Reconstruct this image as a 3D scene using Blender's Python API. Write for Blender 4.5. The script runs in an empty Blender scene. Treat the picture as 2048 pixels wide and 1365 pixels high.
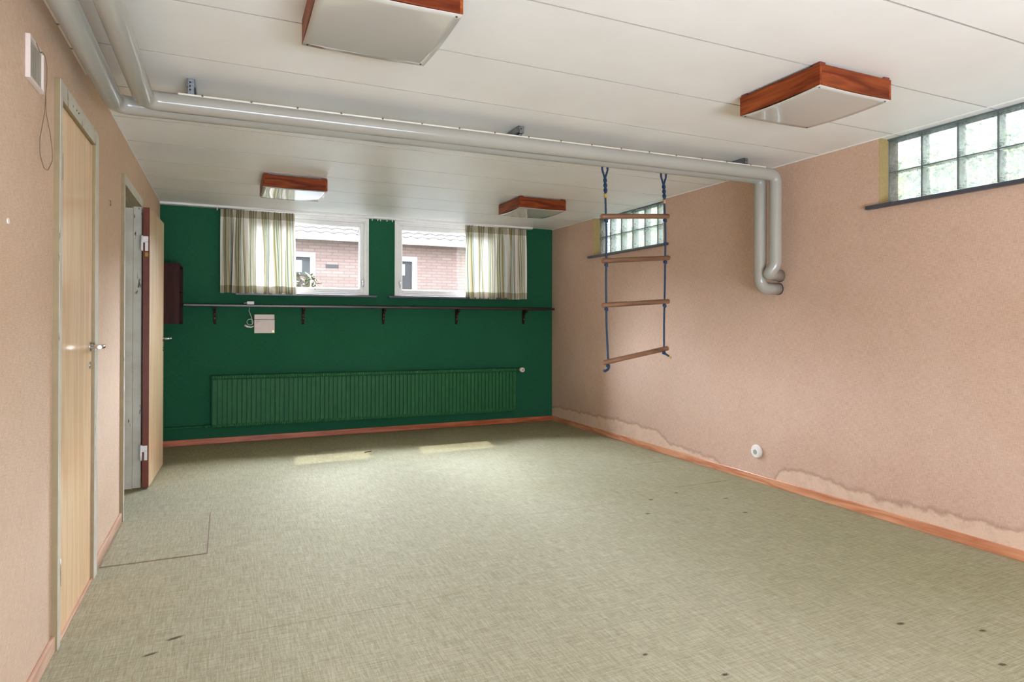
import bpy, bmesh, math, random
from mathutils import Vector, Matrix, noise
S = bpy.context.scene
C = S.collection

# ---------------------------------------------------------------- room dimensions (metres)
XL, XR, YB, YF, H = -0.571, 3.665, 6.907, -2.2, 2.341

# ---------------------------------------------------------------- camera
th, pitch, roll, foc, pcy = 0.4247, -0.005, 0.002, 1268.45, 638.85
s_, c_ = math.sin(th), math.cos(th)
R0, F0, Z0 = Vector((c_, -s_, 0)), Vector((s_, c_, 0)), Vector((0, 0, 1))
U0 = Z0*math.cos(pitch) + F0*math.sin(pitch)
FW = F0*math.cos(pitch) - Z0*math.sin(pitch)
RT = R0*math.cos(roll) + U0*math.sin(roll)
UP = U0*math.cos(roll) - R0*math.sin(roll)
cd = bpy.data.cameras.new('camera'); cam = bpy.data.objects.new('camera', cd); C.objects.link(cam)
cam.matrix_world = Matrix(((RT.x, UP.x, -FW.x, 0), (RT.y, UP.y, -FW.y, 0), (RT.z, UP.z, -FW.z, 1.2), (0, 0, 0, 1)))
cd.sensor_width = 36; cd.lens = foc/2048*36; cd.shift_y = -(682.5-pcy)/2048; cd.clip_start = 0.02; cd.clip_end = 200
S.camera = cam

# ---------------------------------------------------------------- world, sun, lights, exposure
W = bpy.data.worlds.new('overcast_sky'); S.world = W; W.use_nodes = True
wn = W.node_tree; bgn = wn.nodes['Background']
bgn.inputs['Color'].default_value = (0.93, 0.94, 1.0, 1); bgn.inputs['Strength'].default_value = 4.2
def sun(name, d, energy, angle, col):
    l = bpy.data.lights.new(name, 'SUN'); l.energy = energy; l.angle = math.radians(angle); l.color = col
    o = bpy.data.objects.new(name, l); C.objects.link(o)
    o.rotation_euler = Vector(d).to_track_quat('-Z', 'Y').to_euler(); return o
sun('sun_light', (-0.06, -0.60, -0.98), 3.4, 1.2, (1, 0.95, 0.86))
# bright hazy half of the sky, above the neighbouring roof and the garden
sun('hazy_sky_light', (-0.40, -0.70, -0.47), 54.0, 54.0, (0.85, 0.93, 1.10))
sun('hazy_sky_light', (0.24, -0.78, -0.47), 52.0, 54.0, (0.85, 0.93, 1.10))
def area(name, loc, d, sx, sy, p, col=(1, 1, 1), portal=False):
    l = bpy.data.lights.new(name, 'AREA'); l.shape = 'RECTANGLE'; l.size = sx; l.size_y = sy; l.energy = p; l.color = col
    if portal: l.cycles.is_portal = True
    o = bpy.data.objects.new(name, l); C.objects.link(o); o.location = loc
    o.rotation_euler = Vector(d).to_track_quat('-Z', 'Z').to_euler(); return o
area('window_daylight_portal', (0.79, YB+0.14, 1.90), (0, -1, 0), 1.22, 0.80, 1, portal=True)
area('window_daylight_portal', (2.325, YB+0.14, 1.90), (0, -1, 0), 1.22, 0.80, 1, portal=True)
# added fill light, low at the closed wall behind the camera
area('added_fill_light', (1.0, YF+0.05, 0.75), (-0.03, 1, 1.05), 2.9, 1.3, 345, (0.80, 0.94, 1.12))
vs = S.view_settings; vs.view_transform = 'Standard'; vs.look = 'None'; vs.gamma = 1; vs.use_curve_mapping = False
vs.exposure = 0.36
cy = S.cycles
cy.use_denoising = True; cy.max_bounces = 12; cy.diffuse_bounces = 6; cy.glossy_bounces = 4
cy.transmission_bounces = 10; cy.transparent_max_bounces = 12; cy.sample_clamp_indirect = 6.0; cy.caustics_reflective = False

# ================================================================ helpers
def srgb(r, g, b):
    f = lambda v: (v/255/12.92) if v/255 <= 0.04045 else ((v/255+0.055)/1.055)**2.4
    return (f(r), f(g), f(b), 1)
class NT:
    def __init__(s, name):
        s.m = bpy.data.materials.new(name); s.m.use_nodes = True; s.t = s.m.node_tree
        s.b = s.t.nodes['Principled BSDF']; s.out = s.t.nodes['Material Output']
    def n(s, kind, **kw):
        x = s.t.nodes.new(kind)
        for k, v in kw.items():
            if k in ('inp',):
                for a, b in v.items():
                    if isinstance(b, bpy.types.NodeSocket): s.t.links.new(b, x.inputs[a])
                    else: x.inputs[a].default_value = b
            else: setattr(x, k, v)
        return x
    def l(s, a, b): s.t.links.new(a, b)
    def coord(s, kind='Object', scale=(1, 1, 1), rot=(0, 0, 0), loc=(0, 0, 0)):
        tc = s.n('ShaderNodeTexCoord'); mp = s.n('ShaderNodeMapping', inp={'Vector': tc.outputs[kind]})
        mp.inputs['Scale'].default_value = scale; mp.inputs['Rotation'].default_value = rot; mp.inputs['Location'].default_value = loc
        return mp.outputs[0]
    def noise(s, vec, scale, detail=2, rough=0.5):
        return s.n('ShaderNodeTexNoise', inp={'Vector': vec, 'Scale': scale, 'Detail': detail, 'Roughness': rough}).outputs['Fac']
    def math(s, op, a, b=0.0, c=None, clamp=False):
        x = s.n('ShaderNodeMath', operation=op, use_clamp=clamp)
        for i, v in enumerate((a, b, c)):
            if v is None: continue
            if isinstance(v, bpy.types.NodeSocket): s.l(v, x.inputs[i])
            else: x.inputs[i].default_value = v
        return x.outputs[0]
    def mix(s, f, a, b, mode='MIX'):
        x = s.n('ShaderNodeMix', data_type='RGBA', blend_type=mode)
        for i, v in ((0, f), (6, a), (7, b)):
            if isinstance(v, bpy.types.NodeSocket): s.l(v, x.inputs[i])
            else: x.inputs[i].default_value = v
        return x.outputs[2]
    def ramp(s, f, stops, interp='LINEAR'):
        x = s.n('ShaderNodeValToRGB', inp={'Fac': f}); r = x.color_ramp; r.interpolation = interp
        while len(r.elements) < len(stops): r.elements.new(0.5)
        for e, (p, c) in zip(r.elements, stops):
            e.position = p; e.color = c if len(c) == 4 else (*c, 1)
        return x.outputs[0]
    def mr(s, v, a, b, c=0.0, d=1.0, smooth=False):
        x = s.n('ShaderNodeMapRange', inp={'Value': v, 1: a, 2: b, 3: c, 4: d})
        if smooth: x.interpolation_type = 'SMOOTHSTEP'
        return x.outputs[0]
    def bump(s, h, strength=0.3, dist=0.002):
        x = s.n('ShaderNodeBump', inp={'Height': h, 'Strength': strength, 'Distance': dist}); s.l(x.outputs[0], s.b.inputs['Normal']); return x
    def set(s, col=None, rough=0.6, metal=0.0, spec=0.5):
        if isinstance(col, bpy.types.NodeSocket): s.l(col, s.b.inputs['Base Color'])
        elif col is not None: s.b.inputs['Base Color'].default_value = col
        if isinstance(rough, bpy.types.NodeSocket): s.l(rough, s.b.inputs['Roughness'])
        else: s.b.inputs['Roughness'].default_value = rough
        s.b.inputs['Metallic'].default_value = metal; s.b.inputs['Specular IOR Level'].default_value = spec
        return s.m
def plain(name, col, rough=0.5, metal=0.0, spec=0.5, var=0.06, vs_=18):
    t = NT(name); v = t.coord(); nz = t.noise(v, vs_, 4)
    c2 = tuple(max(0, x*(1-var*2)) for x in col[:3]) + (1,)
    return t.set(t.mix(t.mr(nz, 0.35, 0.65), col, c2), rough, metal, spec)

def bm_new(): return bmesh.new()
def box(bm, x0, x1, y0, y1, z0, z1, bev=0.0, mi=0, groove=False):
    vs = [bm.verts.new((x, y, z)) for x in (x0, x1) for y in (y0, y1) for z in (z0, z1)]
    F = [(0, 1, 3, 2), (4, 6, 7, 5), (0, 4, 5, 1), (2, 3, 7, 6), (0, 2, 6, 4), (1, 5, 7, 3)]
    fs = [bm.faces.new([vs[i] for i in f]) for f in F]
    for f in fs: f.material_index = mi
    if groove:
        for f in (fs[2], fs[3]): f.material_index = 1
    if bev > 0:
        es = list({e for f in fs for e in f.edges})
        r = bmesh.ops.bevel(bm, geom=es, offset=bev, segments=2, affect='EDGES', profile=0.5)
        for f in r['faces']: f.material_index = mi
def prism(bm, pts, axis, a, b):
    """extrude a 2D outline along axis (0=x,1=y,2=z) between a and b"""
    def mk(p, t):
        q = [p[0], p[1]]; q.insert(axis, t); return bm.verts.new(q)
    A = [mk(p, a) for p in pts]; B = [mk(p, b) for p in pts]
    bm.faces.new(A); bm.faces.new(B[::-1]); n = len(pts)
    for i in range(n): bm.faces.new((A[i], B[i], B[(i+1) % n], A[(i+1) % n]))
def frames(pts):
    pts = [Vector(p) for p in pts]; out = []; prev = None
    for i, p in enumerate(pts):
        t = (pts[min(i+1, len(pts)-1)] - pts[max(i-1, 0)]).normalized()
        if prev is None:
            a = Vector((0, 0, 1)) if abs(t.z) < 0.9 else Vector((1, 0, 0)); u = (a - t*a.dot(t)).normalized()
        else: u = (prev - t*prev.dot(t)).normalized()
        prev = u; out.append((p, t, u, t.cross(u)))
    return out
def tube(bm, pts, r, seg=12, caps=True):
    rings = []
    fr = frames(pts)
    for i, (p, t, u, v) in enumerate(fr):
        rr = r(i/(len(fr)-1)) if callable(r) else r
        rings.append([bm.verts.new(p + (u*math.cos(2*math.pi*k/seg) + v*math.sin(2*math.pi*k/seg))*rr) for k in range(seg)])
    for a, b in zip(rings, rings[1:]):
        for k in range(seg):
            f = bm.faces.new((a[k], a[(k+1) % seg], b[(k+1) % seg], b[k])); f.smooth = True
    if caps: bm.faces.new(rings[0][::-1]); bm.faces.new(rings[-1])
def rounded(path, rad, n=8):
    path = [Vector(p) for p in path]; out = [path[0]]
    for i in range(1, len(path)-1):
        a, b, c = path[i-1], path[i], path[i+1]
        u, v = (a-b).normalized(), (c-b).normalized(); ang = u.angle(v)
        r = rad[i-1] if isinstance(rad, (list, tuple)) else rad
        d = min(r/math.tan(ang/2), (a-b).length*0.49, (c-b).length*0.49)
        p0, p1 = b+u*d, b+v*d
        for k in range(n+1):
            t = k/n; out.append((p0*(1-t)**2 + b*2*t*(1-t) + p1*t*t))
    out.append(path[-1]); return out
def rope_tube(bm, pts, r, pitch=0.03, step=0.0035, strands=3):
    """laid rope: cross-section with lobes that turns along the path"""
    pts = [Vector(p) for p in pts]; dense = [pts[0]]; 
    for a, b in zip(pts, pts[1:]):
        n = max(1, int((b-a).length/step))
        dense += [a.lerp(b, k/n) for k in range(1, n+1)]
    s = 0; rings = []; seg = 12; fr = frames(dense)
    for i, (p, t, u, v) in enumerate(fr):
        if i: s += (dense[i]-dense[i-1]).length
        tw = 2*math.pi*s/pitch
        ring = []
        for k in range(seg):
            a = 2*math.pi*k/seg; rr = r*(0.80 + 0.24*abs(math.cos(strands*(a-tw)/2)))
            ring.append(bm.verts.new(p + (u*math.cos(a)+v*math.sin(a))*rr))
        rings.append(ring)
    for a, b in zip(rings, rings[1:]):
        for k in range(seg):
            f = bm.faces.new((a[k], a[(k+1) % seg], b[(k+1) % seg], b[k])); f.smooth = True
    bm.faces.new(rings[0][::-1]); bm.faces.new(rings[-1])
def cyl(bm, p0, p1, r, seg=20, r2=None):
    tube(bm, [p0, p1], (lambda t: r + ((r2 if r2 is not None else r)-r)*t), seg)
def ball(bm, p, r, sc=(1, 1, 1), seg=12):
    m = Matrix.Translation(p) @ Matrix.Diagonal((r*sc[0], r*sc[1], r*sc[2], 1))
    res = bmesh.ops.create_uvsphere(bm, u_segments=seg, v_segments=max(6, seg//2), radius=1, matrix=m)
    for v in res['verts']:
        for f in v.link_faces: f.smooth = True
def obj(name, bm, mats, parent=None):
    me = bpy.data.meshes.new(name); bmesh.ops.recalc_face_normals(bm, faces=bm.faces); bm.to_mesh(me); bm.free()
    for m in (mats if isinstance(mats, (list, tuple)) else [mats]): me.materials.append(m)
    o = bpy.data.objects.new(name, me); C.objects.link(o)
    if parent:
        o.parent = parent
        o.matrix_parent_inverse = PINV.get(parent.name, Matrix())
    return o
PINV = {}
def inv_of(root):
    """children of this root are modelled in room coordinates"""
    M = Matrix.Translation(root.location) @ root.rotation_euler.to_matrix().to_4x4()
    PINV[root.name] = M.inverted(); return root
def tag(o, label, cat, group=None, kind=None):
    o['label'] = label; o['category'] = cat
    if group: o['group'] = group
    if kind: o['kind'] = kind
    return o
def thing(name, label, cat, loc=(0, 0, 0), group=None, world=True):
    o = bpy.data.objects.new(name, None); C.objects.link(o); o.location = loc; o.empty_display_size = 0.1
    tag(o, label, cat, group)
    return inv_of(o) if world else o
def struct(name, bm, m, parent=None):
    o = obj(name, bm, m, parent)
    if not parent: o['kind'] = 'structure'
    return o
def dup(root, loc, label):
    r = root.copy(); C.objects.link(r); r.location = loc; r['label'] = label
    for ch in list(root.children):
        c = ch.copy(); C.objects.link(c); c.parent = r
        for g in ch.children:
            d = g.copy(); C.objects.link(d); d.parent = c
    return r

# ================================================================ materials
def linen(name, base, light, dark, stain=False, bumps=0.35):
    t = NT(name); v = t.coord()
    sep = t.n('ShaderNodeSeparateXYZ', inp={'Vector': v})
    hv = t.n('ShaderNodeCombineXYZ', inp={0: t.math('MULTIPLY', t.math('ADD', sep.outputs[0], sep.outputs[1]), 30.0), 1: 0.0, 2: t.math('MULTIPLY', sep.outputs[2], 520.0)}).outputs[0]
    vv = t.n('ShaderNodeCombineXYZ', inp={0: t.math('MULTIPLY', t.math('ADD', sep.outputs[0], sep.outputs[1]), 520.0), 1: 0.0, 2: t.math('MULTIPLY', sep.outputs[2], 30.0)}).outputs[0]
    h1 = t.noise(hv, 1.0, 2); h2 = t.noise(vv, 1.0, 2)
    weave = t.math('ADD', h1, h2)
    w = t.mr(weave, 0.72, 1.28)
    big = t.noise(v, 1.1, 4, 0.6)
    mid = t.noise(v, 14, 5, 0.7)
    col = t.mix(t.mr(big, 0.35, 0.65), base, light)
    col = t.mix(t.math('MULTIPLY', t.mr(mid, 0.45, 0.75), 0.18), col, dark)
    col = t.mix(w, t.mix(0.48, col, dark), t.mix(0.60, col, light))
    if stain:
        fc = t.n('ShaderNodeFloatCurve'); t.l(t.math('DIVIDE', sep.outputs[1], 7.0), fc.inputs['Value'])
        cu = fc.mapping.curves[0]
        pts = [(0, .5), (1.2, .62), (1.85, .60), (2.3, .50), (2.6, .46), (3.0, .60), (3.25, .62), (3.42, .25), (3.6, .02), (3.85, .02), (4.05, .30), (4.35, .36), (4.6, .40), (4.75, .62), (4.95, .76), (5.3, .80), (5.8, .74), (6.3, .72), (7, .62)]
        cu.points[0].location = (pts[0][0]/7, pts[0][1]); cu.points[1].location = (1, pts[-1][1])
        for a, b in pts[1:-1]: cu.points.new(a/7, b)
        fc.mapping.update()
        wob = t.noise(v, 9, 4, 0.6)
        line = t.math('ADD', t.math('MULTIPLY', fc.outputs[0], 0.25), t.math('MULTIPLY', t.math('SUBTRACT', wob, 0.5), 0.10))
        d = t.math('SUBTRACT', sep.outputs[2], line)
        inside = t.mr(d, 0.006, -0.006)
        edge = t.math('SUBTRACT', 1.0, t.mr(t.math('ABSOLUTE', t.math('SUBTRACT', d, 0.008)), 0.0, 0.022), clamp=True)
        blot = t.mr(t.noise(v, 16, 3), 0.50, 0.62)
        pale = t.mix(0.55, light, srgb(222, 190, 160))
        col = t.mix(t.math('MULTIPLY', inside, t.math('SUBTRACT', 0.55, t.math('MULTIPLY', blot, 0.35))), col, pale)
        col = t.mix(t.math('MULTIPLY', edge, 0.32), col, srgb(112, 76, 56))
        halo = t.mr(d, 0.35, 0.0)
        col = t.mix(t.math('MULTIPLY', t.math('MULTIPLY', halo, t.mr(d, -0.01, 0.02)), 0.14), col, srgb(150, 100, 80))
    t.bump(weave, bumps, 0.0012)
    return t.set(col, 0.92, 0, 0.15)
M = {}
M['wall'] = linen('burlap_wallcovering', srgb(208, 179, 153), srgb(222, 197, 173), srgb(160, 128, 102))
M['wall_r'] = linen('stained_burlap_wallcovering', srgb(204, 170, 148), srgb(218, 188, 168), srgb(152, 116, 92), True)
M['green'] = linen('green_burlap_wallcovering', srgb(34, 92, 64), srgb(42, 102, 74), srgb(20, 64, 42), bumps=0.25)

t = NT('olive_carpet'); v = t.coord(); sp = t.n('ShaderNodeSeparateXYZ', inp={'Vector': v})
ax = t.noise(t.coord(scale=(420, 26, 1)), 1.0, 2); ay = t.noise(t.coord(scale=(26, 420, 1)), 1.0, 2)
fine = t.noise(v, 230, 2); clump = t.noise(v, 38, 4, 0.7)
bx_ = t.noise(t.coord(scale=(150, 7, 1)), 1.0, 3); by_ = t.noise(t.coord(scale=(7, 150, 1)), 1.0, 3)
wv = t.math('ADD', t.math('ADD', t.math('MULTIPLY', t.math('ADD', ax, bx_), 0.33), t.math('MULTIPLY', t.math('ADD', ay, by_), 0.33)), t.math('MULTIPLY', fine, 0.18))
big = t.noise(v, 0.75, 4, 0.6)
walk = t.n('ShaderNodeTexGradient')  # worn middle of the room against greener edges
edge = t.math('MAXIMUM', t.mr(sp.outputs[0], 1.9, 3.4), t.mr(sp.outputs[1], 5.0, 6.2))
gf = t.math('ADD', t.math('MULTIPLY', edge, 0.65), t.math('MULTIPLY', t.math('SUBTRACT', big, 0.5), 1.3), clamp=True)
col = t.mix(gf, srgb(158, 151, 128), srgb(130, 126, 84))
col = t.mix(t.mr(wv, 0.62, 0.88), t.mix(0.42, col, srgb(104, 98, 68)), t.mix(0.34, col, srgb(212, 206, 180)))
col = t.mix(t.math('MULTIPLY', t.mr(clump, 0.52, 0.78), 0.10), col, srgb(140, 132, 92))
spots = [(-.169, 2.721, .035, .012, .35), (-.242, 2.624, .03, .01, .3), (2.633, 3.532, .02, .012, -.2), (2.421, 3.282, .02, .012, -.2),
         (2.461, 1.672, .022, .011, -.1), (1.557, 1.675, .016, .009, 0), (2.698, 1.503, .018, .010, -.2), (2.494, 1.325, .02, .010, -.2), (1.387, 1.894, .014, .008, 0),
         (3.0, 3.05, .02, .012, -.2), (3.12, 3.35, .022, .01, -.3), (2.9, 3.6, .016, .01, 0)]
for (sx, sy, ra, rb, an) in spots:
    mp = t.n('ShaderNodeMapping', inp={'Vector': t.n('ShaderNodeTexCoord').outputs['Object']}, vector_type='TEXTURE')
    mp.inputs['Location'].default_value = (sx, sy, 0); mp.inputs['Rotation'].default_value = (0, 0, an); mp.inputs['Scale'].default_value = (ra, rb, 1)
    ln = t.n('ShaderNodeVectorMath', operation='LENGTH', inp={0: mp.outputs[0]}).outputs['Value']
    col = t.mix(t.math('MULTIPLY', t.mr(t.math('ADD', ln, t.math('MULTIPLY', fine, 0.8)), 1.5, 0.9), 0.85), col, srgb(60, 52, 36))
# worn seams where the carpet lengths meet
for (yy, x0, x1, k) in ((4.457, 3.0, 3.58, .7), (3.725, 2.95, 3.58, .7), (3.57, 1.7, 2.6, .25), (2.66, -0.2, 1.0, .25)):
    dd = t.math('ABSOLUTE', t.math('SUBTRACT', t.math('ADD', sp.outputs[1], t.math('MULTIPLY', t.math('SUBTRACT', clump, 0.5), 0.03)), yy))
    mk = t.math('MULTIPLY', t.math('MULTIPLY', t.mr(dd, 0.006, 0.002), t.math('MULTIPLY', t.mr(sp.outputs[0], x0, x0+0.1), t.mr(sp.outputs[0], x1, x1-0.1))), k)
    col = t.mix(mk, col, srgb(96, 90, 56))
t.bump(t.math('ADD', wv, t.math('MULTIPLY', clump, 0.15)), 0.7, 0.003)
M['carpet'] = t.set(col, 0.95, 0, 0.1)

t = NT('painted_ceiling_boards'); v = t.coord(); nz = t.noise(v, 2.2, 4)
st = t.noise(t.coord(scale=(3, 60, 1)), 1, 3)
M['ceiling'] = t.set(t.mix(t.mr(nz, 0.35, 0.7), srgb(240, 238, 234), srgb(234, 231, 226)), 0.42, 0, 0.4)
t.bump(st, 0.05, 0.002)
M['groove'] = plain('ceiling_groove', srgb(176, 168, 158), 0.7)
def wood(name, c1, c2, c3, axis='Y', rough=0.3, scale=1.0, spec=0.5, bands=5.0):
    t = NT(name)
    scl = {'X': (0.9, 9, 9), 'Y': (9, 0.9, 9), 'Z': (9, 9, 0.9)}[axis]
    v = t.coord(scale=tuple(x*scale for x in scl))
    warp = t.noise(v, 1.0, 3, 0.55)
    ring = t.math('FRACT', t.math('MULTIPLY', warp, bands))
    ring = t.math('ABSOLUTE', t.math('SUBTRACT', ring, 0.5))
    fs = {'X': (6, 260, 260), 'Y': (260, 6, 260), 'Z': (260, 260, 6)}[axis]
    fine = t.noise(t.coord(scale=fs), 1.0, 2)
    col = t.mix(t.mr(ring, 0.0, 0.5), c3, c1)
    col = t.mix(t.math('MULTIPLY', t.mr(fine, 0.4, 0.7), 0.6), col, c2)
    t.bump(fine, 0.04, 0.001)
    return t.set(col, rough, 0, spec)
M['veneer'] = wood('oak_veneer', srgb(248, 214, 172), srgb(238, 198, 152), srgb(232, 188, 140), 'Z', 0.45, 0.55, 0.3, 6)
M['veneer'].node_tree.nodes['Principled BSDF'].inputs['Coat Weight'].default_value = 0.7
M['veneer'].node_tree.nodes['Principled BSDF'].inputs['Coat Roughness'].default_value = 0.14
M['cherry_shaded_x'] = wood('cherry_shaded_board_x', srgb(136, 68, 34), srgb(114, 48, 22), srgb(84, 32, 13), 'X', 0.45, 1.3, 0.12)  # same cherry, darker: shade on front and rear boards put into the colour
M['cherry_y'] = wood('cherry_board_y', srgb(160, 84, 40), srgb(136, 62, 28), srgb(100, 40, 16), 'Y', 0.45, 1.3, 0.12)
M['base_x'] = wood('red_pine_skirting_x', srgb(196, 112, 72), srgb(180, 96, 60), srgb(150, 74, 44), 'X', 0.35)
M['base_y'] = wood('red_pine_skirting_y', srgb(214, 154, 118), srgb(200, 136, 100), srgb(178, 110, 76), 'Y', 0.25, 1, 0.8)
M['base_l'] = wood('light_washed_skirting', srgb(222, 184, 160), srgb(210, 168, 144), srgb(194, 150, 126), 'Y', 0.25, 1, 0.8)  # left skirting: reflected light put into a paler tone; threshold shares it
M['rung'] = wood('dowel_wood', srgb(136, 98, 70), srgb(116, 80, 56), srgb(96, 64, 44), 'X', 0.5)
M['rung_end'] = plain('dowel_end_grain', srgb(176, 120, 82), 0.7)
M['mahog'] = plain('mahogany_edge', srgb(112, 50, 32), 0.4)
t = NT('chipped_frame_paint'); v = t.coord()
chip = t.mr(t.noise(t.coord(scale=(30, 30, 7)), 1.0, 4, 0.6), 0.66, 0.69)
M['jamb'] = plain('olive_jamb_paint', srgb(150, 132, 98), 0.5)
M['frame'] = t.set(t.mix(chip, t.mix(t.mr(t.noise(v, 8, 3), .4, .7), srgb(206, 202, 188), srgb(192, 186, 168)), srgb(92, 72, 52)), 0.4)
M['white'] = plain('white_paint', srgb(240, 238, 236), 0.35, var=0.02)
M['slate'] = plain('slate_sill', srgb(70, 72, 80), 0.35)
M['darkwood'] = wood('dark_stained_wood', srgb(64, 34, 28), srgb(50, 26, 22), srgb(40, 20, 17), 'X', 0.3, 1, 0.6)
M['darkwood_z'] = wood('dark_stained_board', srgb(66, 32, 27), srgb(56, 28, 24), srgb(46, 23, 19), 'Z', 0.5, spec=0.12)
M['pvc'] = plain('grey_pvc_jacket', srgb(164, 161, 152), 0.2, var=0.02, vs_=3)
M['pvc_seam'] = plain('jacket_seam', srgb(214, 206, 190), 0.4)
M['rivet'] = plain('rivet', srgb(120, 104, 84), 0.4, 0.4)
M['darkgap'] = plain('dark_rubber', srgb(36, 30, 26), 0.8)
M['zinc'] = plain('zinc_plated_steel', srgb(150, 154, 160), 0.35, 0.9, var=0.2, vs_=120)
M['chrome'] = plain('chrome', srgb(220, 220, 222), 0.12, 1.0, var=0.02)
M['rad'] = plain('green_radiator_enamel', srgb(44, 102, 62), 0.5, spec=0.15, var=0.05)
M['plastic'] = plain('white_plastic', srgb(232, 226, 220), 0.4, var=0.03)
M['plastic_box'] = plain('beige_white_plastic', srgb(222, 206, 196), 0.45, var=0.03)
M['brass'] = plain('brass', srgb(190, 160, 80), 0.3, 0.8)
M['rope'] = plain('blue_rope', srgb(14, 58, 94), 0.6, var=0.3, vs_=160)
M['tape'] = plain('yellow_whipping', srgb(190, 160, 76), 0.6)
M['tape2'] = plain('pink_whipping', srgb(190, 140, 110), 0.6)
M['cord'] = plain('brown_cord', srgb(120, 96, 76), 0.7)
M['grey'] = plain('grey_dial', srgb(150, 152, 132), 0.5)
# glossy opal sheet of the lamp bottoms, slightly wavy
t = NT('glossy_opal_sheet'); v = t.coord()
nz = t.noise(v, 4.0, 1); t.bump(nz, 0.22, 0.012); M['mirror'] = t.set(srgb(192, 188, 180), 0.035, 0.0, 0.5); t.b.inputs['IOR'].default_value = 1.9
# vent slats
t = NT('vent_slats'); v = t.coord(); w = t.n('ShaderNodeTexWave', bands_direction='Y', inp={'Vector': v, 'Scale': 26.0})
M['slats'] = t.set(t.mix(w.outputs['Fac'], srgb(120, 112, 100), srgb(190, 182, 168)), 0.5)
# window pane
t = NT('window_pane'); tr = t.n('ShaderNodeBsdfTransparent'); gl = t.n('ShaderNodeBsdfGlossy', inp={'Roughness': 0.02}); mx = t.n('ShaderNodeMixShader')
tr.inputs[0].default_value = (0.96, 0.98, 0.98, 1)
fr = t.math('ADD', 0.03, t.math('MULTIPLY', t.math('POWER', t.n('ShaderNodeLayerWeight', inp={0: 0.5}).outputs['Facing'], 5.0), 0.5)); t.l(fr, mx.inputs[0]); t.l(tr.outputs[0], mx.inputs[1]); t.l(gl.outputs[0], mx.inputs[2]); t.l(mx.outputs[0], t.out.inputs[0])
M['pane'] = t.m
# glass block
t = NT('rippled_glass_block'); v = t.coord('Object')
ds = t.n('ShaderNodeTexNoise', inp={'Vector': v, 'Scale': 9.0, 'Detail': 1.0, 'Distortion': 3.5}).outputs['Fac']
ds2 = t.n('ShaderNodeTexNoise', inp={'Vector': v, 'Scale': 22.0, 'Detail': 1.0, 'Distortion': 4.5}).outputs['Fac']
rp = t.math('ADD', t.math('MULTIPLY', ds, 0.6), t.math('MULTIPLY', ds2, 0.4))
tint = t.ramp(rp, [(0.36, (0.25, 0.27, 0.255)), (0.44, (0.50, 0.53, 0.50)), (0.50, (0.33, 0.35, 0.335)), (0.54, (0.66, 0.67, 0.65)), (0.62, (0.40, 0.42, 0.405)), (0.70, (0.72, 0.72, 0.71))])
bp = t.n('ShaderNodeBump', inp={'Height': rp, 'Strength': 0.8, 'Distance': 0.02})
tr = t.n('ShaderNodeBsdfTransparent'); t.l(tint, tr.inputs[0])
gl = t.n('ShaderNodeBsdfGlossy', inp={'Roughness': 0.08}); t.l(bp.outputs[0], gl.inputs['Normal'])
tlu = t.n('ShaderNodeBsdfTranslucent', inp={0: (0.88, 0.90, 0.86, 1)})
m1 = t.n('ShaderNodeMixShader', inp={0: 0.13}); t.l(tr.outputs[0], m1.inputs[1]); t.l(tlu.outputs[0], m1.inputs[2])
m2 = t.n('ShaderNodeMixShader', inp={0: 0.05}); t.l(m1.outputs[0], m2.inputs[1]); t.l(gl.outputs[0], m2.inputs[2]); t.l(m2.outputs[0], t.out.inputs[0])
M['block'] = t.m
# striped curtain cloth: stripes follow the cloth's own u coordinate
def cloth(name, transl, dark):
    t = NT(name); tc = t.n('ShaderNodeTexCoord'); sp = t.n('ShaderNodeSeparateXYZ', inp={'Vector': tc.outputs['UV']})
    f = t.math('FRACT', t.math('MULTIPLY', sp.outputs[0], 6.0))
    wh, ol, gr, be, bl = srgb(238, 234, 226), srgb(150, 146, 96), srgb(128, 140, 112), srgb(196, 180, 150), srgb(150, 172, 172)
    seq = [(0, wh), (.22, wh), (.225, be), (.27, ol), (.33, wh), (.345, ol), (.36, wh), (.38, gr), (.45, wh), (.46, gr), (.475, wh), (.50, be), (.58, ol), (.63, wh), (.65, bl), (.69, wh), (.71, bl), (.725, wh), (.76, gr), (.80, be), (.86, wh)]
    # the ramp node holds many constant stops
    c = t.ramp(f, seq, 'CONSTANT')
    if dark < 1: c = t.mix(1-dark, c, srgb(150, 132, 84), 'MULTIPLY')  # dimming of the doubled cloth against backlight multiplied into its colour
    wv = t.noise(t.coord('UV', scale=(900, 500, 1)), 1.0, 2)
    c = t.mix(t.mr(wv, .3, .8), c, t.mix(0.15, c, (0.2, 0.2, 0.15, 1)))
    df = t.n('ShaderNodeBsdfDiffuse', inp={0: c}); tl = t.n('ShaderNodeBsdfTranslucent', inp={0: c})
    mx = t.n('ShaderNodeMixShader', inp={0: transl}); t.l(df.outputs[0], mx.inputs[1]); t.l(tl.outputs[0], mx.inputs[2]); t.l(mx.outputs[0], t.out.inputs[0])
    return t.m
M['cloth'] = cloth('striped_curtain_cloth', 0.06, 1)
M['cloth2'] = cloth('shaded_doubled_cloth', 0.03, 0.45)
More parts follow.
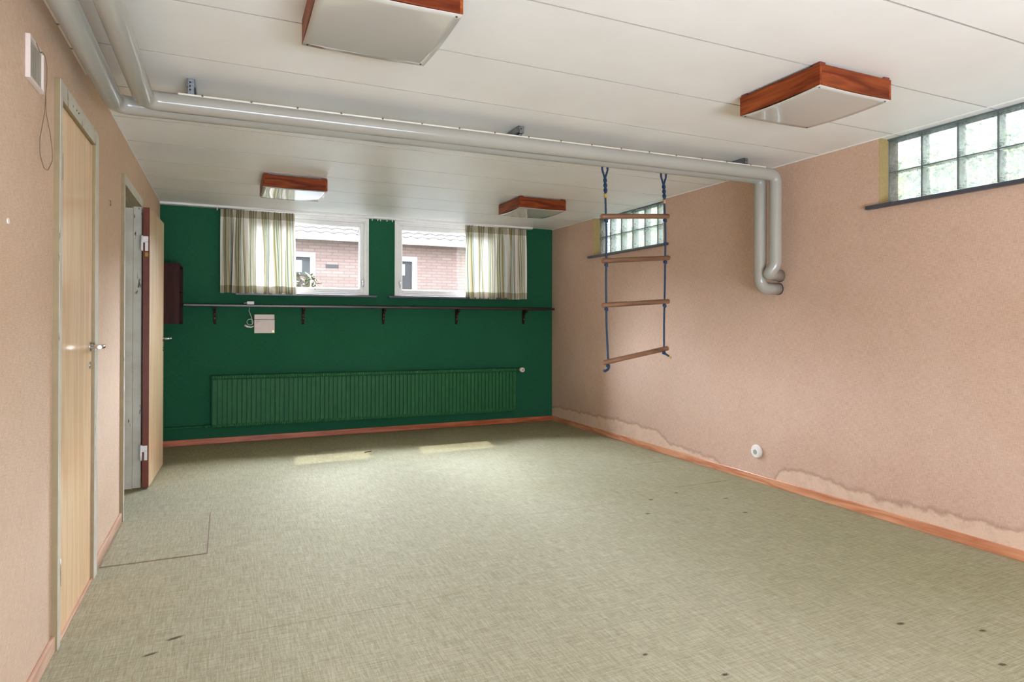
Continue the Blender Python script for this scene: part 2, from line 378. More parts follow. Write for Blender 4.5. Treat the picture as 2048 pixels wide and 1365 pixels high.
# outdoors
t = NT('pale_red_brick'); v = t.coord(rot=(math.pi/2, 0, 0))
br = t.n('ShaderNodeTexBrick', inp={'Vector': v, 'Color1': srgb(196, 166, 160), 'Color2': srgb(182, 152, 146), 'Mortar': srgb(156, 144, 142), 'Scale': 1.0, 'Mortar Size': 0.012, 'Brick Width': 0.29, 'Row Height': 0.078})
M['brick'] = t.set(br.outputs[0], 0.9)
M['tile'] = plain('pale_roof_tile', srgb(124, 118, 116), 0.8)
M['render'] = plain('light_render', srgb(214, 212, 204), 0.9)
M['leaf'] = plain('leaf_green', srgb(120, 142, 84), 0.6, var=0.3, vs_=9)
M['leaf2'] = plain('leaf_yellow_green', srgb(178, 186, 112), 0.6, var=0.2, vs_=9)
for k_ in ('leaf', 'leaf2'):
    nt_ = M[k_].node_tree; b_ = nt_.nodes['Principled BSDF']; tl_ = nt_.nodes.new('ShaderNodeBsdfTranslucent'); mx_ = nt_.nodes.new('ShaderNodeMixShader')
    nt_.links.new(b_.inputs['Base Color'].links[0].from_socket, tl_.inputs[0]); mx_.inputs[0].default_value = 0.4
    nt_.links.new(b_.outputs[0], mx_.inputs[1]); nt_.links.new(tl_.outputs[0], mx_.inputs[2]); nt_.links.new(mx_.outputs[0], nt_.nodes['Material Output'].inputs[0])
M['leafd'] = plain('shaded_leaf', srgb(62, 78, 44), 0.7)
M['leafe'] = plain('olive_leaf', srgb(110, 108, 62), 0.7)
M['bark'] = plain('bark', srgb(100, 80, 60), 0.9)
M['grass'] = plain('lawn_grass', srgb(54, 56, 50), 0.95, var=0.25, vs_=3)
M['flower'] = plain('pale_pink_flower', srgb(240, 190, 170), 0.7)
M['hall'] = plain('hall_wall_paint', srgb(196, 190, 172), 0.8)

# ================================================================ room shell
bm = bm_new(); box(bm, -2.0, XR+0.18, YF-0.3, YB+0.12, -0.12, 0.0); struct('floor', bm, M['carpet'])
# ceiling: boards with narrow grooves between them
bm = bm_new(); box(bm, -2.0, XR+0.18, YF-0.3, YB+0.12, H+0.003, H+0.15, mi=1)
y1 = YB + 0.32; k = 0; g = 0.004
edges_y = [YB+0.115] + [6.19-0.522*i for i in range(0, 17)]
for a, b in zip(edges_y, edges_y[1:]): box(bm, -2.0, XR+0.175, b+g, a-g, H, H+0.02, groove=True)
struct('ceiling', bm, [M['ceiling'], M['groove']])

def wall_openings(bm, fixed, lo, hi, a0, a1, opens, z0, z1):
    """wall slab; fixed axis 'x' or 'y' between lo..hi, running a0..a1, openings (a,b,za,zb)"""
    cuts = sorted({a0, a1} | {v for o in opens for v in o[:2]})
    zs = sorted({z0, z1} | {v for o in opens for v in o[2:]})
    na, nz_ = len(cuts)-1, len(zs)-1
    solid = [[not any(o[0] <= (cuts[i]+cuts[i+1])/2 <= o[1] and o[2] <= (zs[j]+zs[j+1])/2 <= o[3] for o in opens) for j in range(nz_)] for i in range(na)]
    V = {}
    def v(i, j, s):
        if (i, j, s) not in V:
            f = hi if s else lo; V[(i, j, s)] = bm.verts.new((f, cuts[i], zs[j]) if fixed == 'x' else (cuts[i], f, zs[j]))
        return V[(i, j, s)]
    for i in range(na):
        for j in range(nz_):
            if not solid[i][j]: continue
            for s in (0, 1): bm.faces.new([v(i, j, s), v(i+1, j, s), v(i+1, j+1, s), v(i, j+1, s)])
            for (di, dj, e) in ((-1, 0, ((i, j), (i, j+1))), (1, 0, ((i+1, j), (i+1, j+1))), (0, -1, ((i, j), (i+1, j))), (0, 1, ((i, j+1), (i+1, j+1)))):
                ii, jj = i+di, j+dj
                if 0 <= ii < na and 0 <= jj < nz_ and solid[ii][jj]: continue
                (p, q) = e; bm.faces.new([v(*p, 0), v(*q, 0), v(*q, 1), v(*p, 1)])
D1 = (2.80, 3.56); D2 = (4.43, 5.33)
bm = bm_new(); wall_openings(bm, 'x', XL-0.12, XL, YF-0.3, YB+0.3, [(D1[0], D1[1], 0, 2.08), (D2[0], D2[1], 0, 2.08)], 0, H)
struct('wall_left', bm, M['wall'])
W3 = (1.40, 2.625, 1.93, H); W4 = (4.735, 5.955, 1.93, H); W5 = (-1.7, -0.47, 1.93, H)
bm = bm_new(); wall_openings(bm, 'x', XR, XR+0.18, YF-0.3, YB+0.3, [W3, W4], 0, H); struct('wall_right', bm, M['wall_r'])
WA = (0.165, 1.415, 1.490, 2.318); WB = (1.700, 2.950, 1.490, 2.318)
bm = bm_new(); wall_openings(bm, 'y', YB, YB+0.12, XL-0.12, XR+0.3, [WA, WB], 0, H); struct('wall_back', bm, M['green'])
bm = bm_new(); box(bm, XL-0.12, XR+0.3, YF-0.3, YF, 0, H); struct('wall_front', bm, M['wall'])
bm = bm_new(); box(bm, -2.1, -1.9, YF-0.3, YB+0.3, 0, H); box(bm, -1.9, XL-0.12, 5.9, 6.1, 0, H); box(bm, -1.9, XL-0.12, 3.7, 3.9, 0, H); struct('wall_hall', bm, M['hall'])
# skirting boards
def skirting(name, x0, x1, y0, y1, m):
    bm = bm_new(); box(bm, x0, x1, y0, y1, 0.0, 0.056, 0.003); struct(name, bm, m)
for a, b in ((YF, 2.79), (3.567, 4.425), (5.345, YB)): skirting('baseboard_left', XL, XL+0.012, a, b, M['base_l'])
skirting('baseboard_right', XR-0.012, XR, YF, 4.31, M['base_y']); skirting('baseboard_right', XR-0.012, XR, 4.312, YB, M['base_y'])
skirting('baseboard_back', XL+0.012, XR-0.012, YB-0.012, YB, M['base_x'])
# slim cover strip between ceiling and left wall
bm = bm_new(); box(bm, XL, XL+0.006, YF, YB, H-0.006, H, 0.001); struct('trim_1', bm, M['ceiling'])
bm = bm_new(); box(bm, XR-0.006, XR, YF, YB, H-0.006, H, 0.001); struct('trim_2', bm, M['ceiling'])

# ---------------------------------------------------------------- doors
FX = -0.553
def hinge(parent, x, y, z, up=1):
    """lift-off hinge: knuckle and two leaves on the door edge"""
    bm = bm_new(); cyl(bm, (x-0.052, y+0.002, z-0.055), (x-0.052, y+0.002, z+0.055), 0.008, 14)
    o = obj('hinge', bm, M['white'], parent)
    bm = bm_new(); box(bm, x-0.046, x-0.008, y-0.004, y, z-0.012*up, z+0.045*up, 0.003) if up > 0 else box(bm, x-0.046, x-0.008, y-0.004, y, z-0.045, z+0.012, 0.003)
    box(bm, x-0.026, x-0.008, y-0.004, y, z-0.065, z+0.01, 0.003)
    p = obj('hinge_leaf', bm, M['white'], o)
    for q in ((x-0.018, z+0.032), (x-0.026, z+0.004), (x-0.017, z-0.05)):
        bm = bm_new(); cyl(bm, (q[0], y-0.003, q[1]), (q[0], y-0.0062, q[1]), 0.0035, 10); obj('screw', bm, M['zinc'], o)
def lever(parent, x, y, z, sx, ydir, m, length=0.10):
    """rosette, neck and lever; sx = +1 points into the room along x"""
    bm = bm_new(); cyl(bm, (x, y, z), (x+sx*0.006, y, z), 0.022, 24)
    pts = rounded([(x+sx*0.004, y, z), (x+sx*0.055, y, z), (x+sx*0.055, y+ydir*length, z)], 0.018, 6)
    tube(bm, pts, lambda t: 0.0085 if t < 0.5 else 0.0085+0.002*math.sin((t-0.5)*6), 12); o = obj('handle', bm, m, parent)
    bm = bm_new(); cyl(bm, (x, y, z-0.085), (x+sx*0.004, y, z-0.085), 0.017, 24); cyl(bm, (x+sx*0.003, y, z-0.085), (x+sx*0.006, y, z-0.085), 0.006, 12)
    obj('keyhole_plate', bm, m, parent)
# door 1, closed
d1 = bpy.data.objects.new('door_1', None); C.objects.link(d1); d1['kind'] = 'structure'
bm = bm_new(); box(bm, XL-0.10, FX, 2.79, 2.83, 0, 2.09, 0.003); box(bm, XL-0.10, FX, 3.492, 3.567, 0, 2.09, 0.003); box(bm, XL-0.10, FX, 2.83, 3.492, 2.022, 2.09, 0.003)
box(bm, XL-0.10, -0.607, 2.83, 2.845, 0, 2.022); box(bm, XL-0.10, -0.607, 3.477, 3.492, 0, 2.022)
fr_ = obj('door_frame', bm, M['jamb'], d1)
bm = bm_new(); e = .0015; box(bm, FX, FX+e, 2.790, 2.829, 0, 2.09, .0005); box(bm, FX, FX+e, 3.493, 3.567, 0, 2.09, .0005); box(bm, FX, FX+e, 2.829, 3.493, 2.023, 2.09, .0005); obj('front_facing', bm, M['frame'], fr_)
bm = bm_new(); box(bm, -0.605, -0.565, 2.833, 3.488, 0.012, 2.018, 0.002); lf = obj('door_leaf', bm, M['veneer'], d1)
lever(lf, -0.565, 3.44, 1.085, 1, -1, M['chrome'])
for z in (1.775, 0.27):
    bm = bm_new(); cyl(bm, (-0.557, 2.832, z-0.05), (-0.557, 2.832, z+0.05), 0.0065, 14); box(bm, -0.5655, -0.5630, 2.836, 2.874, z-0.05, z+0.05, 0.001); obj('hinge', bm, M['zinc'], lf)
bm = bm_new(); box(bm, -0.62, -0.556, 2.83, 3.492, 0.0, 0.010, 0.003); obj('threshold', bm, M['base_l'], d1)
for y in (3.0, 3.06, 3.10):
    bm = bm_new(); cyl(bm, (FX, y, 2.052+0.3*(y-3.0)*0.1), (FX+0.002, y, 2.052), 0.005, 10); obj('nail_hole', bm, M['cord'], d1)
# door 2, standing open against the wall
d2 = bpy.data.objects.new('door_2', None); C.objects.link(d2); d2['kind'] = 'structure'
bm = bm_new(); box(bm, XL-0.14, FX, 4.425, 4.455, 0, 2.09, 0.003); box(bm, XL-0.14, FX, 5.285, 5.345, 0, 2.09, 0.003); box(bm, XL-0.14, FX, 4.455, 5.285, 2.03, 2.09, 0.003)
for a, b in ((4.455, 4.468), (5.272, 5.285)): box(bm, XL-0.14, -0.605, a, b, 0, 2.03, 0.002)
box(bm, XL-0.14, -0.605, 4.468, 5.272, 2.017, 2.03, 0.002)
fr_ = obj('door_frame', bm, M['jamb'], d2)
bm = bm_new(); box(bm, FX, FX+e, 4.425, 4.454, 0, 2.09, .0005); box(bm, FX, FX+e, 5.286, 5.345, 0, 2.09, .0005); box(bm, FX, FX+e, 4.454, 5.286, 2.031, 2.09, .0005); obj('front_facing', bm, M['frame'], fr_)
bm = bm_new(); box(bm, -.6045, FX-.001, 5.2835, 5.2852, 0, 2.03); box(bm, XL-.139, -.6055, 5.2705, 5.2722, 0, 2.03); obj('painted_rebate', bm, M['frame'], fr_)
lf = bpy.data.objects.new('door_leaf', None); C.objects.link(lf); lf.parent = d2; lf.location = (-0.538, 5.222, 0.012); lf.rotation_euler = (0, 0, -math.atan(0.028/0.79))
bm = bm_new(); box(bm, 0, 0.042, 0.0035, 0.79, 0, 2.008, 0.0015); obj('leaf_panel', bm, M['veneer'], lf)
bm = bm_new(); box(bm, 0, 0.042, 0, 0.0034, 0, 2.008, 0.001); obj('edge_lipping', bm, M['mahog'], lf)
for z in (1.755, 0.255):
    bm = bm_new(); cyl(bm, (-0.006, -0.006, z-0.06), (-0.006, -0.006, z+0.05), 0.0075, 14)
    box(bm, -0.004, 0.033, -0.004, -0.0005, z+0.0, z+0.045, 0.0015); box(bm, 0.013, 0.033, -0.004, -0.0005, z-0.06, z+0.01, 0.0015)
    for q in ((0.026, z+0.033), (0.018, z+0.012), (0.024, z-0.05)): cyl(bm, (q[0], -0.004, q[1]), (q[0], -0.0055, q[1]), 0.003, 10)
    obj('hinge', bm, M['white'], lf)
bm = bm_new(); box(bm, 0.013, 0.033, -0.003, -0.0005, 1.655, 1.685, 0.001); o = obj('brass_tag', bm, M['brass'], lf)
lever(lf, 0.042, 0.745, 1.047, 1, 1, M['chrome'], 0.05)

# ---------------------------------------------------------------- back windows
def ring(bm, x0, x1, z0, z1, wl, wr, wb, wt, ya, yb, bev=0.002):
    box(bm, x0, x0+wl, ya, yb, z0, z1, bev); box(bm, x1-wr, x1, ya, yb, z0, z1, bev)
    box(bm, x0+wl, x1-wr, ya, yb, z0, z0+wb, bev); box(bm, x0+wl, x1-wr, ya, yb, z1-wt, z1, bev)
def back_window(n, o, latch_right):
    x0, x1, z0, z1 = o
    bm = bm_new(); ring(bm, x0, x1, z0, z1, .030, .030, .018, .030, YB-0.012, YB+0.10)
    ring(bm, x0+.030, x1-.030, z0+.018, z1-.030, .016, .016, .012, .014, YB+0.006, YB+0.10)
    w = struct('window_%d' % n, bm, M['white'])
    bm = bm_new(); ring(bm, x0+.047, x1-.047, z0+.031, z1-.045, .042, .042, .036, .042, YB+0.018, YB+0.07, 0.004)
    ring(bm, x0+.089, x1-.089, z0+.067, z1-.087, .006, .006, .006, .006, YB+0.030, YB+0.07, 0.002)
    sa = obj('sash', bm, M['white'], w)
    bm = bm_new(); box(bm, x0+.091, x1-.091, YB+0.050, YB+0.054, z0+.069, z1-.089); obj('window_pane', bm, M['pane'], w)
    lx = (x1-.062) if latch_right else (x0+.062)
    bm = bm_new(); box(bm, lx-.010, lx+.010, YB+0.010, YB+0.018, z0+.115, z0+.170, 0.003)
    tube(bm, rounded([(lx, YB+.012, z0+.150), (lx, YB-.014, z0+.150), (lx, YB-.016, z0+.085)], .008, 4), .0055, 10); obj('latch', bm, M['chrome'], w)
    bm = bm_new(); box(bm, x0-.072, x1+.080, YB-0.055, YB, z0-.024, z0-.001, 0.003); obj('window_sill', bm, M['slate'], w)
    return w
w1 = back_window(1, WA, True); w2 = back_window(2, WB, False)
bm = bm_new(); cyl(bm, (0.86, YB+.017, 1.545), (0.86, YB+.012, 1.545), .006, 12); obj('screw_cap', bm, M['grey'], w1)

# ---------------------------------------------------------------- glass-block windows in the right wall
def block_window(n, o, full=True):
    y0, y1, z0, z1 = o; bx0, bx1 = XR+0.09, XR+0.17; nx = 6; pit = (y1-y0)/nx; hz = (z1-z0-.008)/2
    bm = bm_new()   # steel grid
    for i in range(nx+1):
        yy = y0+i*pit; box(bm, bx0-.002, bx0+.010, max(y0, yy-.0025), min(y1, yy+.0025), z0, z1)
    for zz in (z0, z0+hz, ): box(bm, bx0-.002, bx0+.010, y0, y1, zz, zz+.004)
    box(bm, bx0-.012, bx1, y0, y1, z1-.010, z1, .001)
    w = struct('window_%d' % n, bm, M['zincgrid'])
    proto = None
    for i in range(nx):
        for j in range(2):
            if proto is None or not full:
                bm = bm_new(); L2, H2 = pit/2-.0028, (hz-.005)/2
                box(bm, bx0-.004, bx1+.004, -L2, L2, -H2, H2, 0.006)
                proto = obj('glass_block', bm, M['block'], w); q = proto
            else:
                q = proto.copy(); C.objects.link(q)
            q.location = (0, y0+(i+.5)*pit, z0+.005+hz*j+hz/2-.002)
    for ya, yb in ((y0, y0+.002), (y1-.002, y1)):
        bm = bm_new(); box(bm, XR+.001, bx0-.003, ya, yb, z0, z1); obj('green_lit_reveal', bm, M['reveal'], w)  # thin added skins that carry the green-lit burlap colour
    bm = bm_new(); box(bm, XR-0.03, bx0+.004, y0-.075, y1+.072, z0-.024, z0-.001, 0.003); obj('window_sill', bm, M['slate'], w)
    return w
M['reveal'] = linen('green_lit_burlap', srgb(164, 142, 94), srgb(176, 154, 108), srgb(128, 106, 64))  # wall burlap of the reveals, with greenish light put into its colour
M['zincgrid'] = plain('grey_mortar_joint', srgb(96, 108, 108), 0.6)
block_window(3, W3); block_window(4, W4)

# ================================================================ curtains and rail
def curtain(name, label, x0t, x1t, x0b, x1b, ztop, zbot, y, seed, n=9):
    root = thing(name, label, 'curtain', ((x0t+x1t)/2, y, ztop), 'striped curtains at the two back windows')
    rnd = random.Random(seed); NU, NV = 300, 34
    ph = [rnd.uniform(0, 6.28) for _ in range(6)]
    def P(u, v):        # v 0 top .. 1 bottom
        xa, xb = x0t+(x0b-x0t)*v, x1t+(x1b-x1t)*v
        swell = math.sin(math.pi*min(1, v*1.25))*0.006
        x = xa+(xb-xa)*u + (0.013*math.sin(2*math.pi*(n*0.5*u)+ph[0]+1.6*v) + 0.008*math.sin(2*math.pi*n*1.1*u+ph[4]+2.2*v))*min(1, v*2)*(1-abs(2*u-1)**6) + (u-0.5)*swell
        pinch = 0.35 + 0.65*min(1, v*3.2)
        ph_ = 2*math.pi*n*(u+0.025*math.sin(2*math.pi*u*2+ph[1])) + 0.9*math.sin(2.4*v+ph[2])*v
        a = (0.024+0.016*math.sin(2*math.pi*u*1.7+ph[3]))*pinch
        yy = y + a*math.sin(ph_) + 0.007*math.sin(2*ph_+ph[4]+v) * pinch + 0.010*math.sin(2*math.pi*n*2.7*u)*(max(0, 0.16-v)/0.16)
        z = ztop + (zbot-ztop)*v + 0.004*math.sin(2*math.pi*(u*3)+ph[5])*v + 0.004*abs(math.sin(2*math.pi*n*1.35*u))*(max(0, .1-v)/.1)
        return (x, yy, z)
    def patch(va, vb, nv, mat, nm, par, off=0.0):
        bm = bm_new(); uv = bm.loops.layers.uv.new('UVMap'); g = []
        for j in range(nv+1):
            v = va+(vb-va)*j/nv; row = []
            for i in range(NU+1):
                p = P(i/NU, v); row.append(bm.verts.new((p[0], p[1]+off, p[2])))
            g.append(row)
        for j in range(nv):
            for i in range(NU):
                f = bm.faces.new((g[j][i], g[j][i+1], g[j+1][i+1], g[j+1][i])); f.smooth = True
                for lp, (a, b) in zip(f.loops, ((i, j), (i+1, j), (i+1, j+1), (i, j+1))): lp[uv].uv = (a/NU, 1-(va+(vb-va)*b/nv))
        me = bpy.data.meshes.new(nm); bm.to_mesh(me); bm.free(); me.materials.append(mat)
        o = bpy.data.objects.new(nm, me); C.objects.link(o); o.parent = par; o.matrix_parent_inverse = PINV[root.name]; return o
    ht, hb = 0.075/(ztop-zbot), 0.075/(ztop-zbot)
    patch(ht, 1-hb, NV, M['cloth'], 'curtain_panel', root)
    patch(0, ht, 8, M['cloth2'], 'gathered_heading', root); patch(1-hb, 1, 6, M['cloth2'], 'hem', root)
    return root
curtain('curtain', 'green and cream striped curtain on the left window, near the open door', -0.045, 0.645, -0.045, 0.665, 2.308, 1.484, YB-0.062, 5, 9)
curtain('curtain', 'green and cream striped curtain on the right window, near the room corner', 2.50, 3.275, 2.50, 3.285, 2.312, 1.474, YB-0.062, 12, 8)
rail = thing('curtain_rail', 'long white curtain rail fixed at the ceiling above both windows', 'curtain rail', (1.4, YB-0.045, H))
bm = bm_new(); box(bm, XL+0.002, 3.36, YB-0.085, YB-0.004, H-0.022, H-0.0005, 0.003); obj('rail', bm, M['white'], rail)
for gx in (-0.075, 1.44, 1.50, 1.53, 1.60, 1.66, 0.95):
    bm = bm_new(); box(bm, gx-.004, gx+.004, YB-.066, YB-.056, H-.040, H-.021, .001); ball(bm, (gx, YB-.061, H-.042), .006, seg=8); obj('glider', bm, M['plastic'], rail)

# ================================================================ ceiling lamps
def lamp(x0, x1, y0, y1, label):
    cx, cyy = (x0+x1)/2, (y0+y1)/2; root = thing('ceiling_lamp', label, 'ceiling lamp', (cx, cyy, H), 'square wooden ceiling lamps', world=False)
    a, b = (x1-x0)/2, (y1-y0)/2; zt, zb = -0.011, -0.104; w = 0.012
    for (p, m, nm) in (((-a, -a+w, -b, b), 'cherry_y', 'side_board'), ((a-w, a, -b, b), 'cherry_y', 'side_board'), ((-a+w, a-w, -b, -b+w), 'cherry_shaded_x', 'side_board'), ((-a+w, a-w, b-w, b), 'cherry_shaded_x', 'side_board')):
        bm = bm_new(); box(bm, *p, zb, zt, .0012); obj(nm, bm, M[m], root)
    bm = bm_new(); n = 16; g = []
    for j in range(n+1):
        r = []
        for i in range(n+1):
            u, v = i/n, j/n
            sag = 0.009*math.sin(math.pi*v)*(0.35+0.65*abs(2*u-1)**2) + 0.004*math.sin(math.pi*u)
            r.append(bm.verts.new((-a+.001+(2*a-.002)*u, -b+.001+(2*b-.002)*v, zb-0.0015-sag*(1 if True else 0))))
        g.append(r)
    for j in range(n):
        for i in range(n):
            f = bm.faces.new((g[j][i], g[j+1][i], g[j+1][i+1], g[j][i+1])); f.smooth = True
    bm.normal_update()
    top = bmesh.ops.extrude_face_region(bm, geom=list(bm.faces)); 
    for v in [e for e in top['geom'] if isinstance(e, bmesh.types.BMVert)]: v.co.z += 0.0015
    obj('mirror_panel', bm, M['mirror'], root)
    for sx in (-1, 1):
        for sy in (-1, 1):
            bm = bm_new(); cyl(bm, (sx*(a-.018), sy*(b-.018), zb-.001), (sx*(a-.018), sy*(b-.018), zb-.0045), .004, 10); obj('screw', bm, M['darkgap'], root)
            bm = bm_new(); box(bm, sx*(a-.022)-.018, sx*(a-.022)+.018, sy*(b-.022)-.018, sy*(b-.022)+.018, zt, -.0002, .001); obj('spacer_block', bm, M['mahog'], root)
    bm = bm_new(); box(bm, -a+.02, a-.02, -b+.02, b-.02, -0.030, -0.012); obj('lamp_housing', bm, M['white'], root)
lamp(.257, .727, 2.01, 2.48, 'square cherry-wood ceiling lamp cut by the top edge of the photo, nearest the camera')
lamp(2.350, 2.815, 1.955, 2.425, 'square cherry-wood ceiling lamp with a shiny panel, near the large glass-block window')
lamp(.258, .736, 5.185, 5.665, 'square cherry-wood ceiling lamp reflecting the garden, above the left curtain')
lamp(2.402, 2.876, 5.15, 5.63, 'square cherry-wood ceiling lamp above the right window, left of the rope ladder')

# ================================================================ insulated pipes
PR = 0.042
def pipe(label, path, rad, seams, collar):
    root = thing('insulated_pipe', label, 'pipe', (path[0][0], path[0][1], path[0][2]), 'insulated heating pipes')
    bm = bm_new(); tube(bm, rounded(path, rad, 10), PR, 40); obj('pipe_jacket', bm, M['pvc'], root)
    for (a, b, off, wdt) in seams:
        a, b, off = Vector(a), Vector(b), Vector(off); d = (b-a).normalized(); o_ = off.normalized(); sd = d.cross(o_).normalized()*.0014
        bm = bm_new(); r0, r1 = PR-.003, PR+wdt; vv = []
        for p in (a, b): vv.append([bm.verts.new(p+o_*r+sd*k) for r, k in ((r0, -1), (r1, -1), (r1, 1), (r0, 1))])
        for k in range(4): bm.faces.new((vv[0][k], vv[0][(k+1) % 4], vv[1][(k+1) % 4], vv[1][k]))
        bm.faces.new(vv[0][::-1]); bm.faces.new(vv[1]); sm = obj('jacket_seam', bm, M['pvc_seam'], root)
        L = (b-a).length; n = int(L/0.21)
        for i in range(n):
            p = a + d*(0.10+i*0.21) + o_*(PR+wdt*.8)
            bm = bm_new(); ball(bm, p, 0.0058, (1, 1, .8), 8); obj('rivet', bm, M['rivet'], sm)
    bm = bm_new(); p = Vector(collar); tube(bm, [p+Vector((-.006, 0, 0)), p+Vector((.0, 0, 0))], PR+.002, 32); obj('wall_collar', bm, M['darkgap'], root)
YP1, YP2 = 3.40, 3.282
pipe('insulated grey pipe nearest the left wall, entering the lower wall hole at right',
     [(-.465, YF+.02, 2.20), (-.465, YP1, 2.20), (3.484, YP1, 2.236), (3.484, YP1, 1.447), (XR-.002, YP1, 1.447)], [.075, .06, .075],
     [((-.465, YF+.05, 2.20), (-.465, 3.05, 2.20), (-.040, 0, .002), .013)], (XR-.001, YP1, 1.447))
pipe('insulated grey pipe in front of its twin, ending at the upper wall hole',
     [(-.335, YF+.02, 2.20), (-.335, YP2, 2.20), (3.506, YP2, 2.236), (3.506, YP2, 1.605), (3.478, 3.316, 1.545), (XR-.002, 3.385, 1.540)], [.075, .06, .10, .02],
     [((-.20, YP2, 2.2015), (3.40, YP2, 2.235), (0, -.016, .043), .007)], (XR-.001, 3.385, 1.540))
# hangers under the ceiling
def bracket(x, label, zp, plate):
    root = thing('pipe_bracket', label, 'bracket', (x, 3.45, H), 'zinc pipe brackets under the ceiling')
    bm = bm_new(); y0, y1 = 3.325, 3.60; w = .018
    box(bm, x-w, x+w, y0, y1, H-.004, H-.001); box(bm, x-w, x-w+.003, y0, y1, H-.038, H-.003); box(bm, x+w-.003, x+w, y0, y1, H-.038, H-.003)
    box(bm, x-w, x-w+.009, y0, y1, H-.040, H-.037); box(bm, x+w-.009, x+w, y0, y1, H-.040, H-.037); obj('rail_channel', bm, M['zinc'], root)
    bm = bm_new(); cyl(bm, (x, 3.345, zp+PR-.01), (x, 3.345, H-.004), .005, 10); cyl(bm, (x, 3.345, H-.052), (x, 3.345, H-.040), .011, 6); obj('threaded_rod', bm, M['zinc'], root)
    bm = bm_new(); box(bm, x-.014, x+.014, 3.318, 3.323, plate, H-.006, .001)
    o = obj('hanger_plate', bm, M['zinc'], root)
    for zz in (H-.020, H-.038, H-.055):
        if zz > plate+.008:
            bm = bm_new(); cyl(bm, (x-.004, 3.3175, zz), (x-.004, 3.3185, zz), .0045, 10); obj('hole', bm, M['darkgap'], o)
bracket(-.150, 'zinc pipe bracket with a perforated hanger plate, near the left wall above the pipe bends', 2.20, 2.262)
bracket(1.560, 'zinc pipe bracket at the middle of the crossing pipes', 2.22, 2.296)
bracket(3.275, 'zinc pipe bracket beside the right wall above the pipe drop', 2.235, 2.300)

# ================================================================ rope ladder
YL = 3.50
lad = thing('rope_ladder', 'blue rope ladder with four wooden rungs hanging below the pipes', 'rope ladder', (2.49, YL, H))
rz = {'L': [(2.243, H-.02), (2.246, 2.12), (2.248, 1.997), (2.256, 1.770), (2.252, 1.478), (2.256, 1.186), (2.270, .930)],
      'R': [(2.711, H-.02), (2.714, 2.12), (2.719, 2.036), (2.728, 1.798), (2.724, 1.492), (2.716, 1.186), (2.716, 1.000)]}
rungs = [((2.217, 1.888), (2.753, 1.926)), ((2.225, 1.600), (2.758, 1.643)), ((2.226, 1.312), (2.754, 1.346)), ((2.234, .939), (2.746, 1.026))]
def rx(side, z):
    P = rz[side]
    for a, b in zip(P, P[1:]):
        if b[1] <= z <= a[1]:
            t = (a[1]-z)/(a[1]-b[1]); return a[0]+(b[0]-a[0])*t
    return P[-1][0]
def rungz(k, x):
    (a, b) = rungs[k]; return a[1]+(b[1]-a[1])*(x-a[0])/(b[0]-a[0])
for k, ((xa, za), (xb, zb)) in enumerate(rungs):
    bm = bm_new(); d = Vector((xb-xa, 0, zb-za)).normalized(); p, q = Vector((xa, YL, za)), Vector((xb, YL, zb))
    tube(bm, [p, p+d*.004, q-d*.004, q], lambda t: .0165 if 0.2 < t < 0.8 else .0145, 24); o = obj('rung', bm, M['rung'], lad)
    for e, sg in ((p, -1), (q, 1)):
        bm = bm_new(); cyl(bm, e, e+d*sg*.0008, .0140, 20); obj('end_grain', bm, M['rung_end'], o)
for side, tape in (('L', 'tape'), ('R', 'tape2')):
    P = rz[side]; bm = bm_new()
    top = P[0][0]
    pts = [(top, YL, 2.145)] + [(x, YL, z) for x, z in P[1:] if z < 2.13]
    rope_tube(bm, pts, .0068); ro = obj('rope', bm, M['rope'], lad)
    # spliced, thicker top with an eye
    bm = bm_new(); n = 40
    for phs in (0, math.pi):
        seg = [(top+.006*math.cos(t/n*11+phs)+ (P[2][0]-top)*t/n, YL+.006*math.sin(t/n*11+phs), 2.150-(.112)*t/n) for t in range(n+1)]
        rope_tube(bm, seg, .0072, .024)
    obj('splice', bm, M['rope'], ro)
    for sg in (-1, 1):
        bm = bm_new(); rope_tube(bm, rounded([(top+sg*.002, YL, 2.140), (top+sg*.020, YL, 2.190), (top+sg*.022, YL, 2.235), (top, YL, 2.262)], .02, 4), .0068, .026); obj('eye', bm, M['rope'], ro)
    bm = bm_new(); tube(bm, rounded([(top-.013, YL, 2.16), (top-.016, YL, 2.20), (top-.014, YL, 2.245), (top, YL, 2.256), (top+.014, YL, 2.245), (top+.013, YL, 2.20)], .01, 4), .003, 8); obj('thimble', bm, M['zinc'], ro)
    bm = bm_new(); tube(bm, [(top, YL, 2.245), (top, YL, H)], .004, 8); ball(bm, (top, YL, 2.248), .008); obj('ceiling_hook', bm, M['zinc'], lad)
    zt = 2.036
    bm = bm_new(); tube(bm, [(rx(side, zt), YL, zt), (rx(side, zt-.026), YL, zt-.026)], lambda t: .0115-.003*t, 14); obj('whipping', bm, M[tape], ro)
    for k in range(4):
        x = rx(side, rungz(k, P[3][0])); z = rungz(k, x)-.022
        bm = bm_new(); pts = []
        for i in range(26):
            a = i/25*4*math.pi; pts.append((x+.008*math.cos(a), YL+.008*math.sin(a), z-.012*(i/25)+.002*math.sin(a*1.5)))
        rope_tube(bm, pts, .0062, .02)
        obj('knot', bm, M['rope'], ro)
# rope tails
bm = bm_new(); rope_tube(bm, rounded([(2.272, YL, .905), (2.262, YL-.008, .896), (2.236, YL-.012, .884), (2.228, YL-.014, .892)], .01, 4), .0085, .02); obj('frayed_end', bm, M['rope'], lad)
bm = bm_new(); rope_tube(bm, rounded([(2.716, YL, 1.000), (2.730, YL-.004, .985), (2.762, YL-.01, .965)], .01, 4), .0068, .02); obj('tail_end', bm, M['rope'], lad)
bm = bm_new(); cyl(bm, (2.750, YL-.008, .972), (2.768, YL-.011, .961), .0075, 12); obj('tail_whipping', bm, M['tape'], lad)

